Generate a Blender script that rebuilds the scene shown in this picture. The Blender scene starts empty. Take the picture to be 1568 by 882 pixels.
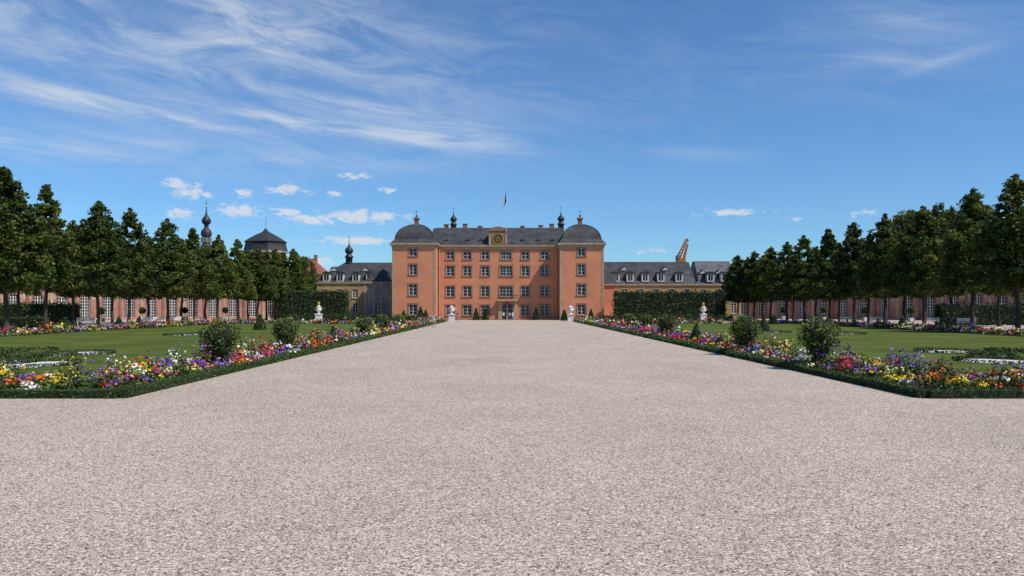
import bpy, math, random
import numpy as np
from mathutils import Vector, Matrix
random.seed(7); RNG=np.random.default_rng(11)
F=1220.0; CX=777.0; HY=470.0; CH=2.6
def PX(px,Y): return (px-CX)/F*Y
def PZ(py,Y): return CH+(HY-py)/F*Y
scene=bpy.context.scene
COL=scene.collection
# ------------------------------------------------------------ materials
MATS={}
def nt_new(name):
    m=bpy.data.materials.new(name); m.use_nodes=True
    nt=m.node_tree; b=nt.nodes['Principled BSDF']; MATS[name]=m
    return m,nt,b
def mat(name,col,rough=0.8,scale=2.0,var=0.25,bump=0.0,bscale=None,metal=0.0,col2=None,detail=6,stretch=(1,1,1),spec=0.3):
    m,nt,b=nt_new(name)
    tc=nt.nodes.new('ShaderNodeTexCoord'); mp=nt.nodes.new('ShaderNodeMapping'); mp.inputs['Scale'].default_value=stretch
    nt.links.new(tc.outputs['Object'],mp.inputs[0])
    n=nt.nodes.new('ShaderNodeTexNoise'); n.inputs['Scale'].default_value=scale; n.inputs['Detail'].default_value=detail
    nt.links.new(mp.outputs[0],n.inputs['Vector'])
    r=nt.nodes.new('ShaderNodeValToRGB')
    c=np.array(col); c2=np.array(col2) if col2 else c*(1+var); c1=c*(1-var)
    r.color_ramp.elements[0].color=(*c1,1); r.color_ramp.elements[1].color=(*c2,1)
    r.color_ramp.elements[0].position=.3; r.color_ramp.elements[1].position=.7
    nt.links.new(n.outputs['Fac'],r.inputs[0]); nt.links.new(r.outputs[0],b.inputs['Base Color'])
    b.inputs['Roughness'].default_value=rough; b.inputs['Metallic'].default_value=metal
    b.inputs['Specular IOR Level'].default_value=spec
    if bump>0:
        n2=nt.nodes.new('ShaderNodeTexNoise'); n2.inputs['Scale'].default_value=bscale or scale*6; n2.inputs['Detail'].default_value=5
        nt.links.new(mp.outputs[0],n2.inputs['Vector'])
        bp=nt.nodes.new('ShaderNodeBump'); bp.inputs['Strength'].default_value=bump; bp.inputs['Distance'].default_value=.05
        nt.links.new(n2.outputs['Fac'],bp.inputs['Height']); nt.links.new(bp.outputs[0],b.inputs['Normal'])
    return m
def mat_leaf(name,transl=0.35,rough=0.6,gain=1.0,objvar=True):
    m=bpy.data.materials.new(name); m.use_nodes=True; nt=m.node_tree; nt.nodes.clear(); MATS[name]=m
    at=nt.nodes.new('ShaderNodeAttribute'); at.attribute_name='Col'
    src=at.outputs['Color']
    if objvar:
        hs=nt.nodes.new('ShaderNodeHueSaturation'); nt.links.new(src,hs.inputs['Color'])
        oi=nt.nodes.new('ShaderNodeObjectInfo'); mr=nt.nodes.new('ShaderNodeMapRange')
        mr.inputs['To Min'].default_value=.75*gain; mr.inputs['To Max'].default_value=1.3*gain
        nt.links.new(oi.outputs['Random'],mr.inputs['Value']); nt.links.new(mr.outputs[0],hs.inputs['Value'])
        m3=nt.nodes.new('ShaderNodeMapRange'); m3.inputs['To Min'].default_value=.508; m3.inputs['To Max'].default_value=.485
        nt.links.new(oi.outputs['Random'],m3.inputs['Value']); nt.links.new(m3.outputs[0],hs.inputs['Hue']); src=hs.outputs[0]
    o=nt.nodes.new('ShaderNodeOutputMaterial')
    d=nt.nodes.new('ShaderNodeBsdfPrincipled'); d.inputs['Roughness'].default_value=rough; d.inputs['Specular IOR Level'].default_value=.25
    nt.links.new(src,d.inputs['Base Color'])
    if transl>0:
        t=nt.nodes.new('ShaderNodeBsdfTranslucent'); mx=nt.nodes.new('ShaderNodeMixShader'); mx.inputs[0].default_value=transl
        nt.links.new(src,t.inputs['Color'])
        nt.links.new(d.outputs[0],mx.inputs[1]); nt.links.new(t.outputs[0],mx.inputs[2]); nt.links.new(mx.outputs[0],o.inputs[0])
    else: nt.links.new(d.outputs[0],o.inputs[0])
    return m
def mat_slate(name,col):
    m,nt,b=nt_new(name)
    tc=nt.nodes.new('ShaderNodeTexCoord')
    s=nt.nodes.new('ShaderNodeSeparateXYZ'); nt.links.new(tc.outputs['Object'],s.inputs[0])
    c=nt.nodes.new('ShaderNodeCombineXYZ'); nt.links.new(s.outputs[0],c.inputs[0]); nt.links.new(s.outputs[2],c.inputs[1])
    br=nt.nodes.new('ShaderNodeTexBrick'); br.inputs['Scale'].default_value=1.0; br.inputs['Brick Width'].default_value=.4; br.inputs['Row Height'].default_value=.22
    br.inputs['Mortar Size'].default_value=.03
    cc=np.array(col)
    br.inputs['Color1'].default_value=(*(cc*.8),1); br.inputs['Color2'].default_value=(*(cc*1.3),1); br.inputs['Mortar'].default_value=(*(cc*.5),1)
    nt.links.new(c.outputs[0],br.inputs['Vector'])
    n=nt.nodes.new('ShaderNodeTexNoise'); n.inputs['Scale'].default_value=.6; n.inputs['Detail'].default_value=6; nt.links.new(tc.outputs['Object'],n.inputs['Vector'])
    mr=nt.nodes.new('ShaderNodeMapRange'); mr.inputs[1].default_value=.3; mr.inputs[2].default_value=.7; mr.inputs[3].default_value=.65; mr.inputs[4].default_value=1.4
    nt.links.new(n.outputs['Fac'],mr.inputs[0])
    mx=nt.nodes.new('ShaderNodeVectorMath'); mx.operation='SCALE'; nt.links.new(br.outputs['Color'],mx.inputs[0]); nt.links.new(mr.outputs[0],mx.inputs['Scale'])
    nt.links.new(mx.outputs[0],b.inputs['Base Color']); b.inputs['Roughness'].default_value=.6; b.inputs['Specular IOR Level'].default_value=.25
    return m
mat('stucco_salmon',(.58,.235,.125),.9,.35,.12,.15,8)
mat('stucco_yellow',(.40,.27,.12),.9,.5,.2,.1,8)
mat('stone_tan',(.42,.31,.20),.85,1.5,.2,.2,10)
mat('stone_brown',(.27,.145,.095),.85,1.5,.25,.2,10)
mat('sandstone_pink',(.38,.20,.16),.9,.8,.28,.2,6)
mat('sandstone_red',(.25,.115,.085),.9,.8,.25,.2,6)
mat('stucco_grey',(.24,.25,.24),.9,.8,.2,.1,8)
mat_slate('slate',(.062,.061,.064)); mat_slate('slate_light',(.10,.105,.115))
mat('lead',(.035,.036,.038),.5,3,.3)
mat('roof_tile_red',(.26,.09,.06),.8,3,.3)
mat('window_white',(.65,.65,.61),.6,4,.1)
mat('window_grey',(.52,.52,.48),.6,4,.12)
m,nt,b=nt_new('glass_pane'); b.inputs['Base Color'].default_value=(.02,.025,.03,1); b.inputs['Roughness'].default_value=.15; b.inputs['Specular IOR Level'].default_value=.4
n=nt.nodes.new('ShaderNodeTexNoise'); n.inputs['Scale'].default_value=1.3; bp=nt.nodes.new('ShaderNodeBump'); bp.inputs['Strength'].default_value=.5
tc=nt.nodes.new('ShaderNodeTexCoord'); nt.links.new(tc.outputs['Object'],n.inputs['Vector']); nt.links.new(n.outputs['Fac'],bp.inputs['Height']); nt.links.new(bp.outputs[0],b.inputs['Normal'])
mat('wood_dark',(.05,.035,.025),.6,4,.3)
mat('bark',(.06,.047,.035),.95,5,.4,.5,20,stretch=(1,1,.2))
mat('marble',(.66,.64,.60),.6,3,.15,.2,12)
mat('gilt',(.62,.42,.10),.4,6,.15,metal=.7)
mat('gilt_aged',(.42,.29,.09),.5,6,.25,metal=.5)
mat('soil',(.045,.03,.02),.95,6,.4,.6,30)
mat('white_gravel',(.60,.59,.56),.95,14,.18,.5,60)
mat('crane_orange',(.45,.17,.03),.5,3,.15)
mat('metal_grey',(.18,.18,.18),.5,4,.2)
mat('clock_face',(.06,.05,.03),.6,5,.2)
mat('flag_yellow',(.40,.30,.08),.8,4,.1); mat('flag_black',(.04,.04,.04),.8,4,.1)
mat('hedge_core',(.014,.024,.008),.95,6,.4)
mat('skin',(.48,.28,.2),.6,8,.08); 
mat('planter_white',(.62,.61,.57),.7,4,.12)
mat('pebble',(.36,.29,.225),.9,35,.6,0,col2=(.78,.68,.56),detail=2)
mat_leaf('leaves',.26); mat_leaf('hedge_leaves',0); mat_leaf('petals',0,objvar=False)
# gravel
m,nt,b=nt_new('gravel')
tc=nt.nodes.new('ShaderNodeTexCoord')
def tex(kind,scale,**k):
    t=nt.nodes.new(kind); t.inputs['Scale'].default_value=scale
    for kk,v in k.items(): t.inputs[kk].default_value=v
    nt.links.new(tc.outputs['Object'],t.inputs['Vector']); return t
v1=tex('ShaderNodeTexVoronoi',50); 
sp=nt.nodes.new('ShaderNodeSeparateColor'); nt.links.new(v1.outputs['Color'],sp.inputs[0])
r1=nt.nodes.new('ShaderNodeValToRGB'); e=r1.color_ramp.elements
e[0].color=(.06,.045,.03,1); e[0].position=0; e[1].color=(.88,.78,.66,1); e[1].position=1
for p,c in [(.16,(.20,.15,.112,1)),(.36,(.39,.31,.245,1)),(.66,(.51,.42,.34,1)),(.86,(.65,.55,.46,1))]:
    q=e.new(p); q.color=c
nt.links.new(sp.outputs[0],r1.inputs[0])
n1=tex('ShaderNodeTexNoise',.22,Detail=9,Roughness=.7); n3=tex('ShaderNodeTexNoise',13,Detail=5,Roughness=.75)
a=nt.nodes.new('ShaderNodeMath'); a.operation='ADD'; nt.links.new(n1.outputs['Fac'],a.inputs[0]); nt.links.new(n3.outputs['Fac'],a.inputs[1])
mr=nt.nodes.new('ShaderNodeMapRange'); mr.inputs[1].default_value=.7; mr.inputs[2].default_value=1.3; mr.inputs[3].default_value=.82; mr.inputs[4].default_value=1.18
nt.links.new(a.outputs[0],mr.inputs[0])
sc=nt.nodes.new('ShaderNodeVectorMath'); sc.operation='SCALE'; nt.links.new(r1.outputs[0],sc.inputs[0]); nt.links.new(mr.outputs[0],sc.inputs['Scale'])
nt.links.new(sc.outputs[0],b.inputs['Base Color']); b.inputs['Roughness'].default_value=.95; b.inputs['Specular IOR Level'].default_value=.15
bp=nt.nodes.new('ShaderNodeBump'); bp.inputs['Strength'].default_value=.85; bp.inputs['Distance'].default_value=.012; bp.invert=True
nt.links.new(v1.outputs['Distance'],bp.inputs['Height'])
bp2=nt.nodes.new('ShaderNodeBump'); bp2.inputs['Strength'].default_value=.3; bp2.inputs['Distance'].default_value=.03
nt.links.new(n3.outputs['Fac'],bp2.inputs['Height']); nt.links.new(bp.outputs[0],bp2.inputs['Normal']); nt.links.new(bp2.outputs[0],b.inputs['Normal'])
# lawn
m,nt,b=nt_new('lawn_grass'); tc=nt.nodes.new('ShaderNodeTexCoord')
n1=tex('ShaderNodeTexNoise',.18,Detail=8,Roughness=.75); n2=tex('ShaderNodeTexNoise',9,Detail=8,Roughness=.8)
a=nt.nodes.new('ShaderNodeMath'); a.operation='ADD'; nt.links.new(n1.outputs['Fac'],a.inputs[0]); nt.links.new(n2.outputs['Fac'],a.inputs[1])
r=nt.nodes.new('ShaderNodeValToRGB'); e=r.color_ramp.elements; e[0].position=.38; e[1].position=.64
mr=nt.nodes.new('ShaderNodeMapRange'); mr.inputs[2].default_value=2; nt.links.new(a.outputs[0],mr.inputs[0])
e[0].color=(.036,.062,.009,1); e[1].color=(.13,.16,.03,1)
nt.links.new(mr.outputs[0],r.inputs[0]); nt.links.new(r.outputs[0],b.inputs['Base Color']); b.inputs['Roughness'].default_value=.9; b.inputs['Specular IOR Level'].default_value=.1
bp=nt.nodes.new('ShaderNodeBump'); bp.inputs['Strength'].default_value=.6; bp.inputs['Distance'].default_value=.05
nt.links.new(n2.outputs['Fac'],bp.inputs['Height']); nt.links.new(bp.outputs[0],b.inputs['Normal'])
mat('terrain_green',(.05,.075,.025),.95,.05,.4,.3,2)
# ------------------------------------------------------------ geometry builder
class Geo:
    def __init__(s): s.parts=[]; s.mats=[]; s.M=None
    def mi(s,name):
        if name not in s.mats: s.mats.append(name)
        return s.mats.index(name)
    def add(s,V,Fc,mt,col=None,smooth=False):
        V=np.asarray(V,float).reshape(-1,3)
        if s.M is not None:
            R=np.array(s.M.to_3x3()); T=np.array(s.M.translation); V=V@R.T+T
        Fc=np.asarray(Fc,int)
        if col is None: C=np.ones((len(V),3))
        else:
            C=np.asarray(col,float)
            if C.ndim==1: C=np.tile(C,(len(V),1))
        s.parts.append((V,Fc,s.mi(mt),C,smooth))
    def box(s,x0,x1,y0,y1,z0,z1,mt,col=None):
        V=[(x0,y0,z0),(x1,y0,z0),(x1,y1,z0),(x0,y1,z0),(x0,y0,z1),(x1,y0,z1),(x1,y1,z1),(x0,y1,z1)]
        s.add(V,[(0,3,2,1),(4,5,6,7),(0,1,5,4),(1,2,6,5),(2,3,7,6),(3,0,4,7)],mt,col)
    def quad(s,a,b,c,d,mt,col=None): s.add([a,b,c,d],[(0,1,2,3)],mt,col)
    def tri(s,a,b,c,mt): s.add([a,b,c],[(0,1,2)],mt)
    def lathe(s,prof,cx,cy,mt,seg=16,smooth=True,col=None,sx=1,sy=1,rot=0):
        n=len(prof); V=[]
        for r,z in prof:
            for k in range(seg):
                a=rot+2*math.pi*k/seg; V.append((cx+r*sx*math.cos(a),cy+r*sy*math.sin(a),z))
        Fq=[]
        for i in range(n-1):
            for k in range(seg):
                k2=(k+1)%seg; Fq.append((i*seg+k,i*seg+k2,(i+1)*seg+k2,(i+1)*seg+k))
        s.add(V,Fq,mt,col,smooth)
        base=(n-1)*seg; z=prof[-1][1]; V2=V[base:]+[(cx,cy,z)]
        s.add(V2,[(k,(k+1)%seg,seg) for k in range(seg)],mt,col,smooth)
    def sq(s,prof,cx,cy,mt,sx=1,sy=1):
        s.lathe([(r*math.sqrt(2),z) for r,z in prof],cx,cy,mt,4,False,None,sx,sy,math.pi/4)
    def tube(s,p,q,r0,r1,mt,seg=8,col=None):
        p=Vector(p);q=Vector(q); d=(q-p).normalized(); a=d.orthogonal().normalized(); b=d.cross(a)
        V=[]
        for c,r in((p,r0),(q,r1)):
            for k in range(seg):
                t=2*math.pi*k/seg; V.append(tuple(c+a*r*math.cos(t)+b*r*math.sin(t)))
        s.add(V,[(k,(k+1)%seg,seg+(k+1)%seg,seg+k) for k in range(seg)],mt,col,True)
    def leaves(s,C,size,mt,col,up=None,asp=.55,upmix=0.0):
        C=np.asarray(C,float); n=len(C); size=np.broadcast_to(size,(n,))
        nrm=RNG.normal(size=(n,3)); nrm/=np.linalg.norm(nrm,axis=1)[:,None]
        if up is not None:
            nrm=nrm*(1-upmix)+np.asarray(up)*upmix; nrm/=np.linalg.norm(nrm,axis=1)[:,None]+1e-9
        t=RNG.normal(size=(n,3)); a=np.cross(nrm,t); a/=np.linalg.norm(a,axis=1)[:,None]+1e-9; b=np.cross(nrm,a)
        a*=size[:,None]*.5; b*=size[:,None]*.5*asp
        V=np.stack([C+a,C+b,C-a,C-b],1).reshape(-1,3)
        Fq=np.arange(4*n).reshape(n,4)
        s.add(V,Fq,mt,np.repeat(col,4,axis=0))
    def mesh(s,name):
        me=bpy.data.meshes.new(name); off=0; Vs=[];Ls=[];tot=[];mi=[];Cs=[];sm=[]
        for V,Fc,m_,C,smo in s.parts:
            Vs.append(V);Cs.append(C); Ls.append((Fc+off).ravel()); tot.append(np.full(len(Fc),Fc.shape[1])); mi.append(np.full(len(Fc),m_)); sm.append(np.full(len(Fc),smo)); off+=len(V)
        Vs=np.concatenate(Vs);Ls=np.concatenate(Ls);tot=np.concatenate(tot);mi=np.concatenate(mi);Cs=np.concatenate(Cs);sm=np.concatenate(sm)
        me.vertices.add(len(Vs)); me.vertices.foreach_set('co',Vs.ravel())
        me.loops.add(len(Ls)); me.loops.foreach_set('vertex_index',Ls.astype(np.int32))
        me.polygons.add(len(tot)); st=np.concatenate([[0],np.cumsum(tot)[:-1]])
        me.polygons.foreach_set('loop_start',st.astype(np.int32))
        try: me.polygons.foreach_set('loop_total',tot.astype(np.int32))
        except Exception: pass
        me.polygons.foreach_set('material_index',mi.astype(np.int32)); me.polygons.foreach_set('use_smooth',sm.astype(bool))
        for m_ in s.mats: me.materials.append(MATS[m_])
        me.update(calc_edges=True)
        at=me.color_attributes.new('Col','FLOAT_COLOR','POINT')
        at.data.foreach_set('color',np.concatenate([Cs,np.ones((len(Cs),1))],1).ravel())
        me.validate(); return me
    def obj(s,name,parent=None,loc=None):
        o=bpy.data.objects.new(name,s.mesh(name)); COL.objects.link(o)
        if parent: o.parent=parent
        if loc: o.location=loc
        return o
def empty(name,loc=(0,0,0)):
    o=bpy.data.objects.new(name,None); COL.objects.link(o); o.location=loc; o.empty_display_size=.5; return o
# ------------------------------------------------------------ ground
def sheet(name,x0,x1,y0,y1,z,mt):
    g=Geo(); g.quad((x0,y0,z),(x1,y0,z),(x1,y1,z),(x0,y1,z),mt); return g.obj(name)
sheet('ground',-3000,3000,-400,4000,0,'terrain_green')
sheet('gravel_path',-135,135,-30,205,.004,'gravel')
XL,XR=-10.8,11.7
sheet('lawn',-46.5,XL,22.6,128,.008,'lawn_grass'); sheet('lawn',XR,47.5,22.6,128,.008,'lawn_grass')
# loose stones lying on the gravel
g=Geo(); n=60000; Yp=5.5+RNG.uniform(0,1,n)**1.25*17; Xp=RNG.uniform(-1,1,n)*(2+Yp*.72)
sz=RNG.uniform(.005,.013,n)*(1+.5*(RNG.uniform(0,1,n)>.95)); yaw=RNG.uniform(0,6.28,n); asp=RNG.uniform(.6,1,n)
base=np.array([(1,0,0),(0,1,0),(-1,0,0),(0,-1,0),(.45,.3,.8),(-.45,-.3,.75)])
c,s_=np.cos(yaw)[:,None],np.sin(yaw)[:,None]; bx=base[:,0][None]*sz[:,None]; by=base[:,1][None]*(sz*asp)[:,None]; bz=base[:,2][None]*(sz*.75)[:,None]
V=np.stack([Xp[:,None]+bx*c-by*s_,Yp[:,None]+bx*s_+by*c,.005+bz+0*bx],2).reshape(-1,3)
ft=np.array([(0,1,4),(1,2,5),(2,3,5),(3,0,4),(1,5,4),(3,4,5)]); Fp=(ft[None]+6*np.arange(n)[:,None,None]).reshape(-1,3)
g.add(V,Fp,'pebble'); g.obj('gravel_stones')
# ------------------------------------------------------------ foliage helpers
def gcol(n,base,var=.3,yel=.0):
    b=np.array(base); k=(1+var*RNG.uniform(-1,1,n))[:,None]; c=b*k
    y=RNG.uniform(0,1,n)[:,None]*yel; c[:,0:1]*=1+y; return c
def surf_box(x0,x1,y0,y1,z0,z1,n):
    ax=(x1-x0)*(y1-y0); a1=(x1-x0)*(z1-z0); a2=(y1-y0)*(z1-z0)
    p=np.array([ax,a1,a1,a2,a2]); f=RNG.choice(5,n,p=p/p.sum())
    P=np.stack([RNG.uniform(x0,x1,n),RNG.uniform(y0,y1,n),RNG.uniform(z0,z1,n)],1)
    N=np.zeros((n,3))
    for i,(ax_,v,nn) in enumerate([(2,z1,(0,0,1)),(1,y0,(0,-1,0)),(1,y1,(0,1,0)),(0,x0,(-1,0,0)),(0,x1,(1,0,0))]):
        k=f==i; P[k,ax_]=v; N[k]=nn
    return P,N
def leafy_box(g,x0,x1,y0,y1,z0,z1,size,dens,col=(.035,.07,.018),rough=.5):
    i=size*.4
    g.box(x0+i,x1-i,y0+i,y1-i,z0,z1-i,'hedge_core')
    area=(x1-x0)*(y1-y0)+2*(x1-x0)*(z1-z0)+2*(y1-y0)*(z1-z0)
    n=int(area*dens); P,N=surf_box(x0,x1,y0,y1,z0,z1,n)
    P+=N*(RNG.normal(0,size*rough,n)[:,None]) 
    w=np.sin(P[:,0]*1.3+P[:,1]*.9+1.0)*np.cos(P[:,0]*.5-P[:,1]*1.7+P[:,2]*2)
    P+=N*(w*size*.35)[:,None]
    c=gcol(n,col,.45,.5)
    g.leaves(P,RNG.uniform(.7,1.3,n)*size,'hedge_leaves',c,N,.6,.35)
def leafy_round(g,c,r,size,dens,col,prof=None,squash=1.0):
    g.lathe([(r*.86*math.sin(t),c[2]-r*.86*squash*math.cos(t)) for t in np.linspace(.1,3.1,10)],c[0],c[1],'hedge_core',16)
    n=int(4*math.pi*r*r*dens); d=RNG.normal(size=(n,3)); d/=np.linalg.norm(d,axis=1)[:,None]
    bump=1+.07*np.sin(d[:,0]*5+c[1])*np.sin(d[:,1]*6+1)+.06*np.sin(d[:,2]*9+c[1]*3)
    P=d*(r*bump*(1+RNG.normal(0,.07,n)))[:,None]; P[:,2]*=squash; P+=np.array(c)
    k=P[:,2]>.02; P=P[k]; d=d[k]; n=len(P)
    g.leaves(P,RNG.uniform(.7,1.3,n)*size,'hedge_leaves',gcol(n,col,.45,.6),d,.6,.3)
def leafy_cone(g,x,y,r,h,size,dens,col):
    g.lathe([(r*.85,0.02),(r*.8,h*.3),(r*.4,h*.65),(.02,h*.95)],x,y,'hedge_core',12)
    n=int(math.pi*r*math.hypot(r,h)*dens); t=1-np.sqrt(RNG.uniform(0,1,n)); a=RNG.uniform(0,2*math.pi,n)
    rr=r*(1-t**1.3)*(1+RNG.normal(0,.07,n)); P=np.stack([x+rr*np.cos(a),y+rr*np.sin(a),t*h],1)
    N=np.stack([np.cos(a),np.sin(a),np.full(n,.4)],1)
    g.leaves(P,RNG.uniform(.7,1.3,n)*size,'hedge_leaves',gcol(n,col,.45,.4),N,.6,.3)
# ------------------------------------------------------------ trees
def tree_mesh(seed,H=16.,zb=4.4,R=3.05,style='lime',nclump=330,per=46,leaf=.35):
    rs=np.random.default_rng(seed); g=Geo()
    pts=[Vector((0,0,0))]
    for i in range(6): pts.append(Vector((rs.normal(0,.07),rs.normal(0,.07),(i+1)*H*.13)))
    rad=[.24,.19,.17,.15,.12,.08,.04]
    g.tube((0,0,-.05),(0,0,.35),.34,.24,'bark')
    for i in range(6): g.tube(pts[i],pts[i+1],rad[i],rad[i+1],'bark')
    for i in range(16):
        z=rs.uniform(zb-.6,H*.66); a=rs.uniform(0,6.28); L=R*rs.uniform(.5,.85)*(1 if z<H*.5 else .6)
        g.tube((0,0,z),(L*math.cos(a),L*math.sin(a),z+L*.6),.08,.02,'bark',5)
    kn=rs.uniform(.28,.46); ex=rs.uniform(1.05,1.4)
    def prof(t):
        if style=='lime':
            r=np.where(t<.07,.85+.15*t/.07,np.where(t<kn,1.0,1-((np.maximum(t,kn)-kn)/(1-kn))**ex*.95))
        else:
            r=np.sqrt(np.clip(1-((t-.42)/.6)**2,0,1))
        return r*R
    lob=rs.uniform(0,6.28,4)
    tt=rs.uniform(0,1,nclump*4); keep=rs.uniform(0,1,nclump*4)<(prof(tt)/R)**1.1+.05
    t=tt[keep][:nclump]; nclump=len(t); a=rs.uniform(0,6.28,nclump)
    q=np.sqrt(rs.uniform(.15,1,nclump))
    rr=prof(t)*q*(1+.14*np.sin(3*a+lob[0]+t*5)+.12*np.sin(5*a+lob[1]-t*9))
    C=np.stack([rr*np.cos(a),rr*np.sin(a),zb+.3+t*(H-zb-.5)],1)
    k=14; ta=rs.uniform(0,6.28,k); tr=rs.uniform(0,R*.32,k)
    C2=np.stack([tr*np.cos(ta),tr*np.sin(ta),H*(.93-.12*tr/(R*.28)+.05*rs.uniform(-1,1,k))],1); C2[0]=(0,0,H*.99);C2[1]=(.05,0,H*.965)
    C=np.concatenate([C,C2]); nc=len(C); 
    sz=np.where(t>.6,.7,1.0)
    cr=np.concatenate([rs.uniform(.3,.74,nclump)*sz,rs.uniform(.16,.34,k)])*R/3.
    cb=rs.uniform(.4,1.6,nc); cy=rs.uniform(0,.75,nc)
    idx=np.repeat(np.arange(nc),per); n=len(idx)
    d=rs.normal(size=(n,3)); d/=np.linalg.norm(d,axis=1)[:,None]
    rad=cr[idx]*rs.uniform(.45,1.15,n)
    P=C[idx]+d*rad[:,None]*np.array([1,1,.95])
    col=np.array([.052,.100,.016])*(cb[idx]*rs.uniform(.7,1.3,n))[:,None]; col[:,0]*=1+cy[idx]
    global RNG; old=RNG; RNG=rs
    nn=d.copy(); nn[:,2]+=.4; nn/=np.linalg.norm(nn,axis=1)[:,None]
    g.leaves(P,rs.uniform(.7,1.35,n)*leaf,'leaves',col,nn,.62,.35)
    RNG=old
    return g.mesh('linden_mesh')
LIME=[tree_mesh(s) for s in (1,2,3,4,5,6,7)]
BROAD=[tree_mesh(s,H=18,zb=3,R=6.2,style='b',nclump=480,per=46,leaf=.46) for s in (21,22)]
def tree(px,top,Y,kind='lime',wid=1.0,X=None,h=None):
    X=PX(px,Y) if X is None else X; h=h or PZ(top,Y)
    L=LIME if kind=='lime' else BROAD; H0=16. if kind=='lime' else 18.
    o=bpy.data.objects.new('linden_tree' if kind=='lime' else 'chestnut_tree',random.choice(L)); COL.objects.link(o)
    o.location=(X,Y,0); o.rotation_euler=(random.uniform(-.015,.015),random.uniform(-.015,.015),random.uniform(0,6.28))
    w=wid*random.uniform(.95,1.14); o.scale=(w,w,h/H0)
for px,top,Y,w in [(8,258,80,1.15),(70,286,91,1.12),(150,308,103,1.15),(197,320,112,1.0),(257,336,122,1.15),(297,350,131,1.0),(333,360,139,1.05),(365,368,146,1.05),(395,378,151,1.0),(422,382,156,1.0),(450,381,160,1.0),
                 (-52,262,76,1.1),(30,322,105,1),(112,338,112,1),(172,352,122,1),(226,362,131,1),(278,368,141,1),(315,376,148,1),(-20,300,98,1),(-110,270,78,1),(380,383,160,.95),(408,384,163,.95),(436,387,166,.95)]:
    tree(px,top,Y,wid=w)
for px,top,Y,w in [(1558,268,80,1.15),(1490,290,91,1.1),(1415,317,102,1.12),(1355,328,110,1.05),(1308,341,119,1.05),(1270,351,127,1),(1232,361,135,1),(1205,371,142,1),(1180,378,148,1),(1155,385,153,1),(1130,391,157,.9),
                 (1620,262,78,1.1),(1530,330,106,1),(1455,342,115,1),(1385,352,122,1),(1330,364,130,1),(1285,372,138,1),(1250,378,144,1),(1215,386,152,1),(1680,280,82,1.1),(1146,394,162,.9),(1168,392,164,.9)]:
    tree(px,top,Y,wid=w)
for px,top,Y in [(1395,324,168),(1440,315,172),(1500,318,165),(1545,332,160),(1610,300,150)]:
    tree(px,top,Y,'b',1.0)
tree(464,394,176,'b',.55); tree(5,330,170,'b',1.1); tree(-80,300,150,'b',1.1)
g=Geo(); n=22000
X=RNG.uniform(-420,420,n); Yb=300+RNG.uniform(0,30,n); hh=7+3.5*np.sin(X*.11)*np.sin(X*.037+1)+2*np.sin(X*.31)
P=np.stack([X,Yb,np.sqrt(RNG.uniform(0,1,n))*hh],1); g.leaves(P,RNG.uniform(1.2,2.6,n),'hedge_leaves',gcol(n,(.03,.055,.016),.4,.3)); g.obj('distant_trees')
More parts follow.
